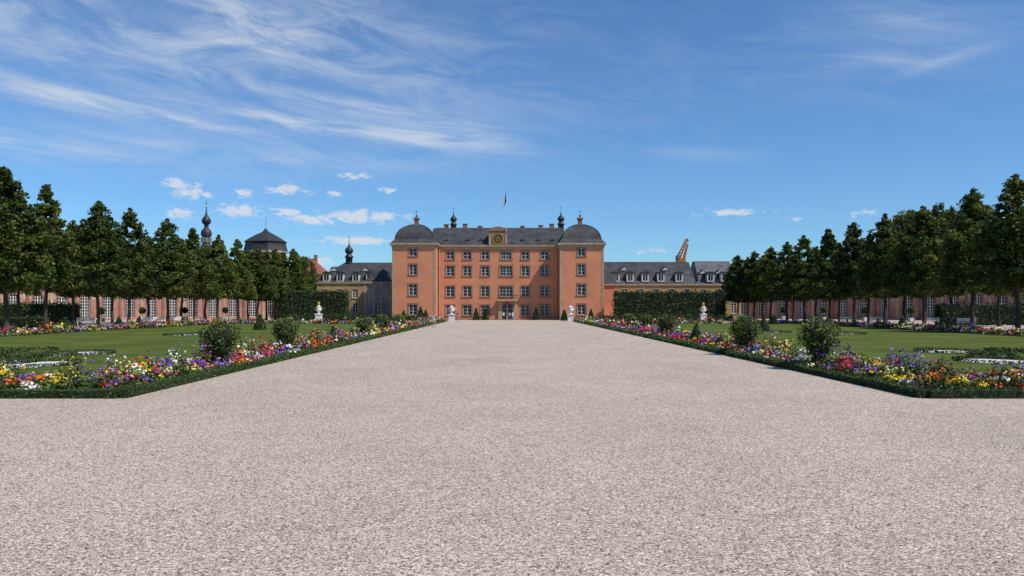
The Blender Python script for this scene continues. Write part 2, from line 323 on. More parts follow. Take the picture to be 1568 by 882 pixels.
# ------------------------------------------------------------ facade tools
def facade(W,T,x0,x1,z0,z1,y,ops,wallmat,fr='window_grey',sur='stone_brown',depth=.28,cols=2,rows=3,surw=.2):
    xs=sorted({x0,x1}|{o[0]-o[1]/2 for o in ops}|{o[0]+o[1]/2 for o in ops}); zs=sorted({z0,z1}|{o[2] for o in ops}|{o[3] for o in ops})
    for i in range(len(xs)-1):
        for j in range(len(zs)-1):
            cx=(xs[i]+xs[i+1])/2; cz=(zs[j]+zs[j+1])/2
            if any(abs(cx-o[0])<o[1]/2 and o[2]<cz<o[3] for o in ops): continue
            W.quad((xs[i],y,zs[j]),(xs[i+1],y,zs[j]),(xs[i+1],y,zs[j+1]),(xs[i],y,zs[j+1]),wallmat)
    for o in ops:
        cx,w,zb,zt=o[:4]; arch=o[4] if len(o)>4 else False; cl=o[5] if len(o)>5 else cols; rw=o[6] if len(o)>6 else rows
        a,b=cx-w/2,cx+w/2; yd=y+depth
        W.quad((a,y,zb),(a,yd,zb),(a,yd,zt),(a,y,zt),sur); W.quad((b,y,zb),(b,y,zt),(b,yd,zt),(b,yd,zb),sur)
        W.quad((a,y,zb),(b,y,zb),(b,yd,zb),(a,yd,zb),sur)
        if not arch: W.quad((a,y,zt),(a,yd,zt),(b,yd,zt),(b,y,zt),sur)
        T.quad((a,yd-.02,zb),(b,yd-.02,zb),(b,yd-.02,zt),(a,yd-.02,zt),'glass_pane')
        f=.1; ya,yb=yd-.12,yd-.04
        T.box(a,a+f,ya,yb,zb,zt,fr); T.box(b-f,b,ya,yb,zb,zt,fr); T.box(a+f,b-f,ya,yb,zt-f,zt,fr); T.box(a+f,b-f,ya,yb,zb,zb+f,fr)
        m_=.065
        for k in range(1,cl):
            xx=a+w*k/cl; ww=m_ if not(cl%2==0 and k==cl//2) else .13
            T.box(xx-ww/2,xx+ww/2,ya+.01,yb-.01,zb+f,zt-f,fr)
        for k in range(1,rw):
            zz=zb+(zt-zb)*k/rw; T.box(a+f,b-f,ya+.02,yb-.02,zz-m_/2,zz+m_/2,fr)
        if arch:
            r=w/2; zc=zt-r; N=8
            for sgn in(-1,1):
                pts=[(cx+sgn*r*math.cos(t),zc+r*math.sin(t)) for t in np.linspace(0,math.pi/2,N+1)]
                cor=(cx+sgn*r,zt)
                for k in range(N):
                    p,q=pts[k],pts[k+1]
                    W.tri((cor[0],y-.003,cor[1]),(p[0],y-.003,p[1]),(q[0],y-.003,q[1]),wallmat)
                    W.quad((p[0],y-.003,p[1]),(q[0],y-.003,q[1]),(q[0],yd,q[1]),(p[0],yd,p[1]),sur)
                    po=(cx+(p[0]-cx)*1.22,zc+(p[1]-zc)*1.22); qo=(cx+(q[0]-cx)*1.22,zc+(q[1]-zc)*1.22)
                    T.add([(p[0],y-.05,p[1]),(q[0],y-.05,q[1]),(qo[0],y-.05,qo[1]),(po[0],y-.05,po[1]),(po[0],y,po[1]),(qo[0],y,qo[1])],[(0,1,2,3),(3,2,5,4)],sur)
            T.box(a-surw,a,y-.05,y,zb,zc,sur); T.box(b,b+surw,y-.05,y,zb,zc,sur)
            T.box(cx-.18,cx+.18,y-.1,y-.052,zt-.05,zt+.4,sur)
        else:
            T.box(a-surw,a,y-.06,y,zb,zt,sur); T.box(b,b+surw,y-.06,y,zb,zt,sur)
            T.box(a-surw,b+surw,y-.07,y,zt,zt+surw,sur); T.box(a-surw-.06,b+surw+.06,y-.14,y,zb-.16,zb,sur)
# ------------------------------------------------------------ palace
pal=empty('palace',(0,0,0))
W=Geo();T=Geo();R=Geo();D=Geo()
YT=157.;YC=161.
def ops_at(Y,lst):
    return [(PX(c,Y),w*Y/F,PZ(yb,Y),PZ(yt,Y))+tuple(ex) for c,w,yt,yb,*ex in lst]
ZE=PZ(376,YT)
towers=[(PX(600.5,YT),PX(667.5,YT),632.5),(PX(857.5,YT),PX(924.5,YT),890.5)]
for x0,x1,wc in towers:
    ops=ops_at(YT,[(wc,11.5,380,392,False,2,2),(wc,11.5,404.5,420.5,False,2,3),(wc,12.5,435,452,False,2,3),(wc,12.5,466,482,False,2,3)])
    facade(W,T,x0,x1,0,ZE,YT,ops,'stucco_salmon',surw=.24)
    W.quad((x0,YT+14,0),(x0,YT,0),(x0,YT,ZE),(x0,YT+14,ZE),'stucco_salmon'); W.quad((x1,YT,0),(x1,YT+14,0),(x1,YT+14,ZE),(x1,YT,ZE),'stucco_salmon')
    W.quad((x1,YT+14,0),(x0,YT+14,0),(x0,YT+14,ZE),(x1,YT+14,ZE),'stucco_salmon')
    for zq in np.arange(.7,ZE-.5,.62):
        L=.5 if int(zq/.62)%2 else .32
        T.box(x0-.04,x0+L,YT-.05,YT+.45,zq,zq+.58,'stone_tan'); T.box(x1-L,x1+.04,YT-.05,YT+.45,zq,zq+.58,'stone_tan')
    T.box(x0-.1,x1+.1,YT-.12,YT+14,0,.6,'stone_brown')
    for i,(e,za,zb_) in enumerate([(.12,ZE-.35,ZE),(.3,ZE,ZE+.2),(.5,ZE+.2,ZE+.45)]):
        T.box(x0-e,x1+e,YT-e,YT+14+e,za,zb_,'stone_tan')
    cx=(x0+x1)/2; cy=YT+4.9; s=YT/F
    zt=lambda py:PZ(py,YT+1.5)
    hw=(x1-x0)/2
    pr=[(hw+.35,ZE+.46),(hw-.15,zt(369)),(30.0*s,zt(366)),(29*s,zt(362)),(27.*s,zt(357)),(23.5*s,zt(352)),(18*s,zt(347.5)),(11*s,zt(344)),(5*s,zt(342))]
    R.sq([(r,z) for r,z in pr],cx,YT+hw,'slate')
    R.box(x0-.1,x1+.1,YT+2*hw-1,YT+14.2,ZE+.46,ZE+1.6,'slate')
    for sx_ in(-1,1):
        for sy_ in(-1,1):
            for (r1_,z1_),(r2_,z2_) in zip(pr[2:-1],pr[3:]):
                R.tube((cx+sx_*r1_,YT+hw+sy_*r1_,z1_),(cx+sx_*r2_,YT+hw+sy_*r2_,z2_),.09,.09,'lead',6)
    z0=zt(342.5)
    R.sq([(.62,z0-.3),(.62,z0),(.42,z0+.05),(.42,zt(333.5)),(.62,zt(333)),(.62,zt(331.5)),(.3,zt(331)),(.1,zt(329.5))],cx,YT+hw,'stone_brown')
    R.lathe([(.02,zt(330)),(.22,zt(329)),(.22,zt(327.5)),(.02,zt(326.5))],cx,YT+hw,'lead',10)
    R.tube((cx,YT+hw,zt(327)),(cx,YT+hw,zt(318)),.04,.025,'lead',5); R.box(cx-.25,cx+.25,YT+hw-.02,YT+hw+.02,zt(322),zt(321.5),'lead')
xa,xb=towers[0][1],towers[1][0]
lst=[]
for c in (689.5,715.5,743,775,804.5,834):
    wide=20 if c==775 else 13
    cc=4 if c==775 else 2
    lst.append((c,12 if c!=775 else 16,385,397,False,cc,2)); lst.append((c,wide*.95,407,422.5,False,cc,3)); lst.append((c,wide,438,454,False,cc,3))
    if c!=775: lst.append((c,wide,467,483,False,cc,3))
lst.append((777,17,465,488.5,True,2,3))
ZC=PZ(379,YC)
ops=ops_at(YC,lst); ops[-1]=(ops[-1][0],ops[-1][1],.05,ops[-1][3],True,2,3)
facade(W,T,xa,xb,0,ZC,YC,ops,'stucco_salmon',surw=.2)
W.quad((xb,YC+13,0),(xa,YC+13,0),(xa,YC+13,ZC),(xb,YC+13,ZC),'stucco_salmon')
T.box(xa,xb,YC-.12,YC-.001,0,.05,'stone_brown')
for e,za,zb_ in [(.1,ZC-.3,ZC),(.28,ZC,ZC+.2),(.45,ZC+.2,ZC+.42)]: T.box(xa,xb,YC-e,YC+1,za,zb_,'stone_tan')
px0=PX(763,YC);px1=PX(792,YC)
T.box(px0,px0+.75,YC-.35,YC-.06,0,PZ(461,YC),'stone_tan'); T.box(px1-.75,px1,YC-.35,YC-.06,0,PZ(461,YC),'stone_tan')
T.box(px0-.2,px1+.2,YC-1.1,YC-.06,PZ(461,YC),PZ(458.5,YC),'stone_tan')
for xx in np.arange(px0-.1,px1+.15,.28): T.box(xx,xx+.07,YC-1.05,YC-.98,PZ(458.5,YC),PZ(452.5,YC),'lead')
T.box(px0-.2,px1+.2,YC-1.08,YC-.95,PZ(452.5,YC),PZ(451.8,YC),'lead')
T.box(xa+.3,xb-.3,YC-2.2,YC-.13,.006,.13,'stone_brown')
for xx in (xa+.35,xb-.35): T.tube((xx,YC-.15,0),(xx,YC-.15,ZC-.3),.09,.09,'stone_tan',8)
zr=PZ(350,YC+6.5); zm=PZ(365,YC+2.2)
ye=YC-.42; z_e=ZC+.43
def roofseg(x0,x1,pts,mt):
    for (ya_,za_),(yb_,zb_) in zip(pts,pts[1:]): R.quad((x0,ya_,za_),(x1,ya_,za_),(x1,yb_,zb_),(x0,yb_,zb_),mt)
roofseg(xa-1.5,xb+1.5,[(ye,z_e),(YC+2.2,zm),(YC+6.5,zr),(YC+9,zr),(YC+13.5,z_e)],'slate')
R.box(xa-1,xb+1,YC+6.3,YC+6.7,zr-.05,zr+.16,'metal_grey')
for px_,h_ in [(712,2.2),(735,1.2),(800,1.2),(828,1.6),(683,2.0),(845,2.2)]:
    c=PX(px_,YC+7); R.box(c-.45,c+.45,YC+7,YC+7.9,zr-1,zr+h_*.45,'stone_brown'); R.box(c-.55,c+.55,YC+6.9,YC+8,zr+h_*.45,zr+h_*.45+.12,'stone_tan')
for px_ in (683,716,736,800,824,845):
    c=PX(px_,YC+1.2); z=PZ(370,YC+1.3); R.box(c-.35,c+.35,YC+.9,YC+2.6,z-.35,z+.25,'lead'); R.quad((c-.22,YC+.88,z-.2),(c+.22,YC+.88,z-.2),(c+.22,YC+.88,z+.12),(c-.22,YC+.88,z+.12),'metal_grey')
    R.add([(c-.45,YC+.8,z+.25),(c+.45,YC+.8,z+.25),(c,YC+.8,z+.6),(c-.45,YC+3,z+.25),(c+.45,YC+3,z+.25),(c,YC+3,z+.6)],[(0,3,5,2),(1,2,5,4)],'slate')
    R.tri((c-.45,YC+.8,z+.25),(c+.45,YC+.8,z+.25),(c,YC+.8,z+.6),'slate')
cg=PX(762.5,YC); hwg=11.5*YC/F; zc0=ZC+.42; zc1=PZ(354,YC)
T.box(cg-hwg,cg+hwg,YC-.4,YC+3,zc0,zc1,'stone_brown')
T.box(cg-hwg-.3,cg-hwg,YC-.5,YC-.1,zc0,zc1-.6,'stone_tan'); T.box(cg+hwg,cg+hwg+.3,YC-.5,YC-.1,zc0,zc1-.6,'stone_tan')
V=[];N=12
for k in range(N+1):
    t=math.pi*k/N; V.append((cg+(hwg+.15)*math.cos(t),YC-.55,zc1+.9*math.sin(t)))
for k in range(N+1): V.append((V[k][0],YC+3,V[k][2]))
T.add(V,[(k,k+1,N+2+k,N+1+k) for k in range(N)],'slate'); T.add(V[:N+1],[tuple(range(N+1))],'stone_brown')
zk=PZ(366,YC)
def disc(g_,cx,cz,y,r,mt,seg=28):
    V=[(cx+r*math.cos(6.2832*k/seg),y,cz+r*math.sin(6.2832*k/seg)) for k in range(seg)]; g_.add(V,[tuple(range(seg))],mt)
def ring(g_,cx,cz,y,r0,r1,mt,seg=28,d=.08):
    V=[]
    for r,yy in((r0,y),(r1,y),(r1,y+d)):
        V+=[(cx+r*math.cos(6.2832*k/seg),yy,cz+r*math.sin(6.2832*k/seg)) for k in range(seg)]
    g_.add(V,[(j*seg+k,j*seg+(k+1)%seg,(j+1)*seg+(k+1)%seg,(j+1)*seg+k) for j in(0,1) for k in range(seg)],mt)
disc(D,cg,zk,YC-.42,1.1,'clock_face'); ring(D,cg,zk,YC-.5,.98,1.15,'gilt_aged'); ring(D,cg,zk,YC-.46,.3,.42,'gilt_aged')
for k in range(12):
    a=k*math.pi/6; r0,r1=.66,.9
    D.tube((cg+r0*math.sin(a),YC-.46,zk+r0*math.cos(a)),(cg+r1*math.sin(a),YC-.46,zk+r1*math.cos(a)),.05,.05,'gilt_aged',5)
D.tube((cg,YC-.5,zk),(cg+.45,YC-.5,zk+.35),.06,.03,'gilt_aged',5); D.tube((cg,YC-.5,zk),(cg-.1,YC-.5,zk+.75),.05,.03,'gilt_aged',5)
def onion(g,cx,cy,z0,s,wall='slate',top='lead'):
    g.lathe([(.62*s,z0),(.62*s,z0+1.1*s),(.85*s,z0+1.15*s),(.8*s,z0+1.3*s),(.45*s,z0+1.7*s),(.42*s,z0+1.8*s),(.7*s,z0+2.1*s),(.78*s,z0+2.45*s),(.6*s,z0+2.8*s),(.25*s,z0+3.15*s),(.1*s,z0+3.6*s),(.05*s,z0+4.1*s)],cx,cy,top,12)
    g.lathe([(.03*s,z0+4.05*s),(.14*s,z0+4.2*s),(.03*s,z0+4.35*s)],cx,cy,'gilt',8)
    g.tube((cx,cy,z0+4.3*s),(cx,cy,z0+5.2*s),.035,.025,'lead',5); g.box(cx-.22*s,cx+.22*s,cy-.02,cy+.02,z0+4.8*s,z0+4.87*s,'lead')
onion(R,PX(694.5,168),168,PZ(352,168),.93); onion(R,PX(859,168),168,PZ(352,168),.97)
fx=PX(775.5,YC+5); D.tube((fx,YC+5,18),(fx,YC+5,PZ(292,YC+5)),.06,.035,'marble',6); D.lathe([(.02,PZ(292.5,YC+5)),(.1,PZ(291.7,YC+5)),(.02,PZ(291,YC+5))],fx,YC+5,'gilt',8)
zf=PZ(294,YC+5)
for k in range(10):
    for half,mt_ in((0,'flag_black'),(1,'flag_yellow')):
        def fp(u,v): return (fx-(.05+u*.45*(.5+v)), YC+5+.15*math.sin(u*9+v*4),zf-.3*u-2.6*v*(.8+.25*u)-.5*u)
        u0,u1=half*.5,half*.5+.5; v0,v1=k/10,(k+1)/10
        D.quad(fp(u0,v0),fp(u1,v0),fp(u1,v1),fp(u0,v1),mt_)
ax0=towers[1][1];ax1=PX(942,YT+6); za=PZ(437,YT+5)
W.box(ax0,ax1,YT+5,YT+15,0,za,'stucco_salmon'); T.box(ax0,ax1+.2,YT+4.7,YT+5,za,za+.25,'stone_tan')
R.quad((ax0,YT+4.7,za+.26),(ax1+.2,YT+4.7,za+.26),(ax1+.2,YT+10,za+2.5),(ax0,YT+10,za+2.5),'slate')
W.obj('walls',pal);T.obj('windows_and_trim',pal);R.obj('roofs',pal);D.obj('clock_and_flag',pal)
# ------------------------------------------------------------ wings
def wing(name,pxa,pxb,Y,eave,brk,ridge,dorm,upper,hipL=0,hipR=0,wall='stucco_yellow',slate='slate',win=True,depth=14,rdp=6,dy=425):
    e=empty(name); W=Geo();T=Geo();R=Geo()
    x0,x1=PX(pxa,Y),PX(pxb,Y); ze=PZ(eave,Y); zb=PZ(brk,Y+1.2); zr=PZ(ridge,Y+rdp)
    ops=[]
    if win:
        n=max(2,int((x1-x0)/3.2))
        for k in range(n):
            c=x0+(k+.5)*(x1-x0)/n; ops.append((c,1.2,1.2,3.4)); ops.append((c,1.2,4.6,min(6.5,ze-.7)))
    facade(W,T,x0,x1,0,ze,Y,ops,wall,'window_white','stone_tan',.2,2,4,.14)
    W.quad((x0,Y+depth,0),(x0,Y,0),(x0,Y,ze),(x0,Y+depth,ze),wall); W.quad((x1,Y,0),(x1,Y+depth,0),(x1,Y+depth,ze),(x1,Y,ze),wall); W.quad((x1,Y+depth,0),(x0,Y+depth,0),(x0,Y+depth,ze),(x1,Y+depth,ze),wall)
    T.box(x0-.2,x1+.2,Y-.25,Y+.3,ze,ze+.25,'stone_tan')
    a=[(x0-.2,Y-.25,ze+.26),(x1+.2,Y-.25,ze+.26),(x1-.8*(hipR>0),Y+1.2,zb),(x0+.8*(hipL>0),Y+1.2,zb)]
    bk=[(x0-.2,Y+depth+.2,ze+.26),(x1+.2,Y+depth+.2,ze+.26),(x1-.8*(hipR>0),Y+depth-1.2,zb),(x0+.8*(hipL>0),Y+depth-1.2,zb)]
    r0,r1=(x0+hipL,Y+rdp,zr),(x1-hipR,Y+rdp,zr); r2,r3=(x1-hipR,Y+depth-rdp,zr),(x0+hipL,Y+depth-rdp,zr)
    R.quad(*a,slate); R.quad(a[3],a[2],r1,r0,slate); R.quad(bk[0],bk[3],bk[2],bk[1],slate); R.quad(bk[3],r3,r2,bk[2],slate); R.quad(r0,r1,r2,r3,slate)
    R.quad(a[0],a[3],bk[3],bk[0],slate);R.quad(a[1],bk[1],bk[2],a[2],slate);R.quad(a[3],r0,r3,bk[3],slate);R.quad(a[2],bk[2],r2,r1,slate)
    R.box(a[3][0],a[2][0],Y+1.08,Y+1.3,zb-.02,zb+.12,'metal_grey')
    for p in dorm:
        c=PX(p,Y); zt=PZ(dy-6,Y); zl=PZ(dy+6.5,Y)
        R.box(c-.75,c+.75,Y-.1,Y+1.6,zl,zt,'window_white')
        R.quad((c-.5,Y-.12,zl+.25),(c+.5,Y-.12,zl+.25),(c+.5,Y-.12,zt-.15),(c-.5,Y-.12,zt-.15),'glass_pane'); R.box(c-.04,c+.04,Y-.15,Y-.121,zl+.25,zt-.15,'window_white')
        V=[];N=6
        for k in range(N+1):
            t=math.pi*k/N; V.append((c-.95*math.cos(t),Y-.25,zt+.5*math.sin(t)))
        V+=[(v[0],Y+3,v[2]) for v in V]; R.add(V,[(k,k+1,N+2+k,N+1+k) for k in range(N)],'lead'); R.add(V[:N+1],[tuple(range(N+1))],'lead')
    for p in upper:
        yy=Y+3; c=PX(p,yy); z=zb+(zr-zb)*(1.8/(rdp-1.2)); 
        R.add([(c-1,yy-.6,z-.1),(c+1,yy-.6,z-.1),(c,yy-.6,z+.75),(c-1.1,yy+2,z+.9),(c+1.1,yy+2,z+.9),(c,yy+2,z+1.)],[(0,3,5,2),(1,2,5,4)],'lead')
        R.tri((c-.8,yy-.62,z-.1),(c+.8,yy-.62,z-.1),(c,yy-.62,z+.6),'window_grey')
    W.obj('walls',e);T.obj('windows_and_trim',e);R.obj('roof',e); return e
e=wing('palace_wing_building',921,1064,172,437,421,401,[943,965,988,1012,1040],[955,1018],0,0)
wing('palace_wing_building',1066,1135,176,437,430,400,[1088,1110],[1075,1100],1,1,slate='slate_light')
e=wing('palace_wing_building',485,603,175,434,422,402,[500,521,545,566],[512,560],5,0)
g=Geo(); onion(g,PX(534.5,181),181,PZ(404,181),1.25); g.obj('roof_turret',e)
e=empty('gate_pavilion'); W=Geo();T=Geo()
Y=168.;x0,x1=PX(558,Y),PX(599,Y);ze=PZ(434,Y)
facade(W,T,x0,x1,0,ze,Y,[((x0+x1)/2,1.5,.1,3.6,True,2,4),(x0+1.2,.8,4.6,6.4),(x1-1.2,.8,4.6,6.4)],'stucco_grey','window_white','stone_tan',.2,2,3,.15)
W.box(x0,x1,Y+.3,Y+6,0,ze,'stucco_grey')
for xx in(x0,x0+1.9,x1-2.3,x1-.4): T.box(xx,xx+.4,Y-.15,Y-.001,0,ze,'stone_tan')
T.box(x0-.3,x1+.3,Y-.35,Y+6.3,ze,ze+.35,'stone_tan')
T.sq([((x1-x0)/2+.3,ze+.36),((x1-x0)/2-.7,ze+1.2),(1.6,PZ(415,Y)),(.15,PZ(408,Y)),(.12,PZ(406,Y))],(x0+x1)/2,Y+3,'slate')
W.obj('walls',e);T.obj('trim_and_roof',e)
e=empty('town_house'); g=Geo(); Y=215.;x0,x1=PX(458,Y),PX(496,Y); g.box(x0,x1,Y,Y+9,0,PZ(420,Y),'stucco_yellow')
zr=PZ(396,Y+4.5); ze=PZ(420,Y)
g.quad((x0-.3,Y-.3,ze),(x1+.3,Y-.3,ze),(x1-4,Y+4.5,zr),(x0,Y+4.5,zr),'roof_tile_red'); g.tri((x1+.3,Y-.3,ze),(x1+.3,Y+9.3,ze),(x1-4,Y+4.5,zr),'roof_tile_red'); g.quad((x0-.3,Y+9.3,ze),(x0,Y+4.5,zr),(x1-4,Y+4.5,zr),(x1+.3,Y+9.3,ze),'roof_tile_red')
g.box(x0+3,x0+3.8,Y+4,Y+5,zr-1,zr+1,'stone_brown'); g.obj('house',e)
# ------------------------------------------------------------ quadrant buildings
def quadrant(sgn):
    e=empty('orangery_building'); W=Geo();T=Geo();R=Geo()
    Rr=110.; da=4.15/Rr; H=6.7; th0=math.radians(27.3); nb=24
    for k in range(nb):
        th=sgn*(th0+(k+.5)*da); bx,by=-Rr*math.sin(th),80+Rr*math.cos(th)
        M=Matrix.Translation((bx,by,0))@Matrix.Rotation(th,4,'Z')
        for q in(W,T,R): q.M=M
        hw=2.09
        facade(W,T,-hw,hw,0,H-.6,0,[(0,1.75,.45,5.0,True,4,8)],'sandstone_pink','window_white','sandstone_red',.3,4,8,.2)
        T.box(-hw,-hw+.5,-.16,-.001,0,H-.9,'sandstone_red' if k%2 else 'stone_tan'); 
        T.box(-hw-.02,hw+.02,-.25,.3,H-.9,H-.6,'sandstone_red'); T.box(-hw-.03,hw+.03,-.45,.4,H-.6,H-.3,'stone_tan')
        T.box(-hw+.6,-.98-.25,-.04,-.001,4.0,5.1,'stone_tan') ; T.box(1.25,hw-.1,-.04,-.001,4.0,5.1,'stone_tan')
        R.quad((-hw-.1,-.4,H-.29),(hw+.1,-.4,H-.29),(hw+.15,5,H+1.5),(-hw-.15,5,H+1.5),'slate')
        R.quad((-hw-.1,10,H-.29),(-hw-.15,5,H+1.5),(hw+.15,5,H+1.5),(hw+.1,10,H-.29),'slate')
        W.quad((hw+.1,10,0),(-hw-.1,10,0),(-hw-.1,10,H),(hw+.1,10,H),'sandstone_pink')
        if k%3==1:
            R.box(-.5,.5,1.2,2.6,H,H+1.3,'window_white'); R.quad((-.35,1.18,H+.4),(.35,1.18,H+.4),(.35,1.18,H+1.15),(-.35,1.18,H+1.15),'glass_pane')
            R.add([(-.75,1,H+1.3),(.75,1,H+1.3),(0,1,H+1.9),(-.75,4,H+1.3),(.75,4,H+1.3),(0,4,H+1.9)],[(0,3,5,2),(1,2,5,4)],'slate')
    th=sgn*th0; M=Matrix.Translation((-Rr*math.sin(th),80+Rr*math.cos(th),0))@Matrix.Rotation(th,4,'Z')
    for q in(W,T,R): q.M=M
    a,b=(0,3.2) if sgn>0 else (-3.2,0)
    W.box(a,b,-.5,10,0,H-.3,'sandstone_pink'); T.box(a-.25,b+.25,-.75,10.2,H-.3,H+.15,'stone_tan'); T.box(a+.1,a+.7,-.62,-.501,0,H-.35,'sandstone_red'); T.box(b-.7,b-.1,-.62,-.501,0,H-.35,'sandstone_red')
    R.sq([(1.9,H+.16),(1.2,H+1.2),(.1,H+1.9)],(a+b)/2,2.,'slate')
    W.obj('walls',e);T.obj('windows_and_trim',e);R.obj('roof',e)
quadrant(1);quadrant(-1)
e=empty('domed_pavilion'); g=Geo(); Y=192.; cx=PX(407,Y); s=Y/F
g.lathe([(30*s,0),(30*s,PZ(388,Y))],cx,Y,'sandstone_pink',8,False,rot=.39); g.lathe([(33*s,PZ(388,Y)),(33*s,PZ(385,Y))],cx,Y,'stone_tan',8,False,rot=.39)
g.lathe([(33*s,PZ(385,Y)),(31*s,PZ(378,Y)),(30*s,PZ(372,Y)),(32.5*s,PZ(371,Y)),(27*s,PZ(367,Y)),(16*s,PZ(360.5,Y)),(5*s,PZ(355,Y)),(3*s,PZ(352.5,Y)),(1.5*s,PZ(350,Y))],cx,Y,'lead',8,False,rot=.39)
g.tube((cx,Y,PZ(351,Y)),(cx,Y,PZ(332,Y)),.05,.03,'lead',5); g.obj('body',e)
e=empty('church_tower'); g=Geo(); Y=235.; cx=PX(316,Y); s=Y/F; z=lambda p:PZ(p,Y)
g.sq([(9*s,0),(9*s,z(385)),(10*s,z(384)),(10*s,z(382))],cx,Y,'stucco_grey')
g.lathe([(9.5*s,z(382)),(8*s,z(376)),(6.5*s,z(373)),(6.5*s,z(362)),(8*s,z(361))],cx,Y,'slate',8,False)
for k in range(8):
    a=k*math.pi/4+math.pi/8; g.box(cx+6.2*s*math.cos(a)-.3,cx+6.2*s*math.cos(a)+.3,Y+6.2*s*math.sin(a)-.3,Y+6.2*s*math.sin(a)+.3,z(371.5),z(364),'stucco_grey')
g.lathe([(8*s,z(361)),(8.3*s,z(357)),(7*s,z(353)),(4*s,z(350)),(3.3*s,z(349)),(3.3*s,z(344)),(5*s,z(343)),(7*s,z(340)),(6.6*s,z(336)),(3.6*s,z(332)),(1.6*s,z(328)),(.8*s,z(322)),(.4*s,z(318))],cx,Y,'lead',12)
g.lathe([(.1,z(318.5)),(.35,z(317)),(.1,z(315.5))],cx,Y,'gilt',8); g.tube((cx,Y,z(317)),(cx,Y,z(306)),.08,.05,'lead',5); g.box(cx-.5,cx+.5,Y-.04,Y+.04,z(311.3),z(310.5),'gilt'); g.obj('tower',e)
# crane
e=empty('construction_crane'); g=Geo(); Y=240.
def c3(px,py,dy=0): return Vector((PX(px,Y),Y+dy,PZ(py,Y)))
g.box(PX(1036,Y),PX(1049,Y),Y-1,Y+1.5,PZ(401,Y),PZ(395,Y),'crane_orange'); g.box(PX(1036,Y),PX(1040,Y),Y-1.3,Y+1.6,PZ(396,Y),PZ(391,Y),'metal_grey')
g.tube(c3(1043,470),c3(1043,400),.9,.8,'metal_grey',8)
def lattice(p,q,w):
    d=(q-p); up=Vector((0,1,0)).cross(d).normalized()*w; sd=Vector((0,w,0))
    cs=[up+sd,up-sd,-up-sd,-up+sd]
    for c in cs: g.tube(p+c,q+c*.6,.18,.14,'crane_orange',5)
    n=6
    for k in range(n):
        for i in range(4):
            t0,t1=k/n,(k+1)/n; a=p.lerp(q,t0)+cs[i]*(1-.4*t0); b=p.lerp(q,t1)+cs[(i+1)%4]*(1-.4*t1); g.tube(a,b,.1,.1,'crane_orange',4)
lattice(c3(1039,395),c3(1052,366),.42); lattice(c3(1047,396),c3(1053,374),.22); g.tube(c3(1052,366),c3(1054,370),.4,.25,'metal_grey',6)
g.tube(c3(1052,366),c3(1036,392),.05,.05,'metal_grey',4); g.obj('boom',e)
# ------------------------------------------------------------ hedges
def hedge(name,*a,**k):
    g=Geo(); leafy_box(g,*a,**k); return g.obj(name)
hedge('clipped_hedge',PX(424,154),PX(531,154),154,156.5,0,5.6,.34,16)
hedge('clipped_hedge',PX(942,154),PX(1112,154),154,156.5,0,5.5,.34,16)
hedge('clipped_hedge',-78,-61,112,114,0,3.0,.3,20); hedge('clipped_hedge',61,80,112,114,0,2.9,.3,20)
hedge('clipped_hedge',-70,-57,98,99.5,0,1.3,.28,22)
hedge('clipped_hedge',-41,-16,148,149,0,1.0,.3,20); hedge('clipped_hedge',17,42,148,149,0,1.0,.3,20)
def edging(name,segs,h=.24,w=.34):
    g=Geo()
    for x0,y0,x1,y1 in segs:
        L=math.hypot(x1-x0,y1-y0); n=max(1,int(L/4))
        for k in range(n):
            ax,ay=x0+(x1-x0)*k/n,y0+(y1-y0)*k/n; bx,by=x0+(x1-x0)*(k+1)/n,y0+(y1-y0)*(k+1)/n
            d=math.hypot((ax+bx)/2,(ay+by)/2); s=max(.05,.0021*d); dens=1.25/(s*s*.6)
            xx0,xx1=min(ax,bx)-(w/2),max(ax,bx)+(w/2); yy0,yy1=min(ay,by)-(w/2),max(ay,by)+(w/2)
            if abs(x1-x0)>abs(y1-y0): xx0+=w/2-.001;xx1-=w/2-.001
            else: yy0+=w/2-.001;yy1-=w/2-.001
            leafy_box(g,xx0,xx1,yy0,yy1,0,h+RNG.uniform(-.01,.02),s,min(dens,330),(.05,.105,.02),.45)
    return g.obj(name)
BW=3.0
for xe,sg in((XL,-1),(XR,1)):
    yF=22.7
    edging('box_hedge_edging',[(xe+sg*.17,yF,xe+sg*.17,142),(xe+sg*.3,yF+.0,xe+sg*36,yF)])
    edging('box_hedge_edging',[(xe+sg*BW,yF+3.8,xe+sg*BW,128),(xe+sg*BW,yF+3.8,xe+sg*36,yF+3.8)],.2,.25)
    g=Geo(); z=.012; a,b=sorted((xe+sg*.2,xe+sg*BW)); g.quad((a,yF,z),(b,yF,z),(b,142,z),(a,142,z),'soil')
    a,b=sorted((xe+sg*BW,xe+sg*36)); g.quad((a,yF,z),(b,yF,z),(b,yF+3.8,z),(a,yF+3.8,z),'soil'); 
    a,b=sorted((xe+sg*33,xe+sg*35)); g.quad((a,60,z),(b,60,z),(b,124,z),(a,124,z),'soil')
    a,b=sorted((xe+sg*BW,xe+sg*33)); g.quad((a,122,z),(b,122,z),(b,124,z),(a,124,z),'soil'); g.obj('flower_bed_soil')
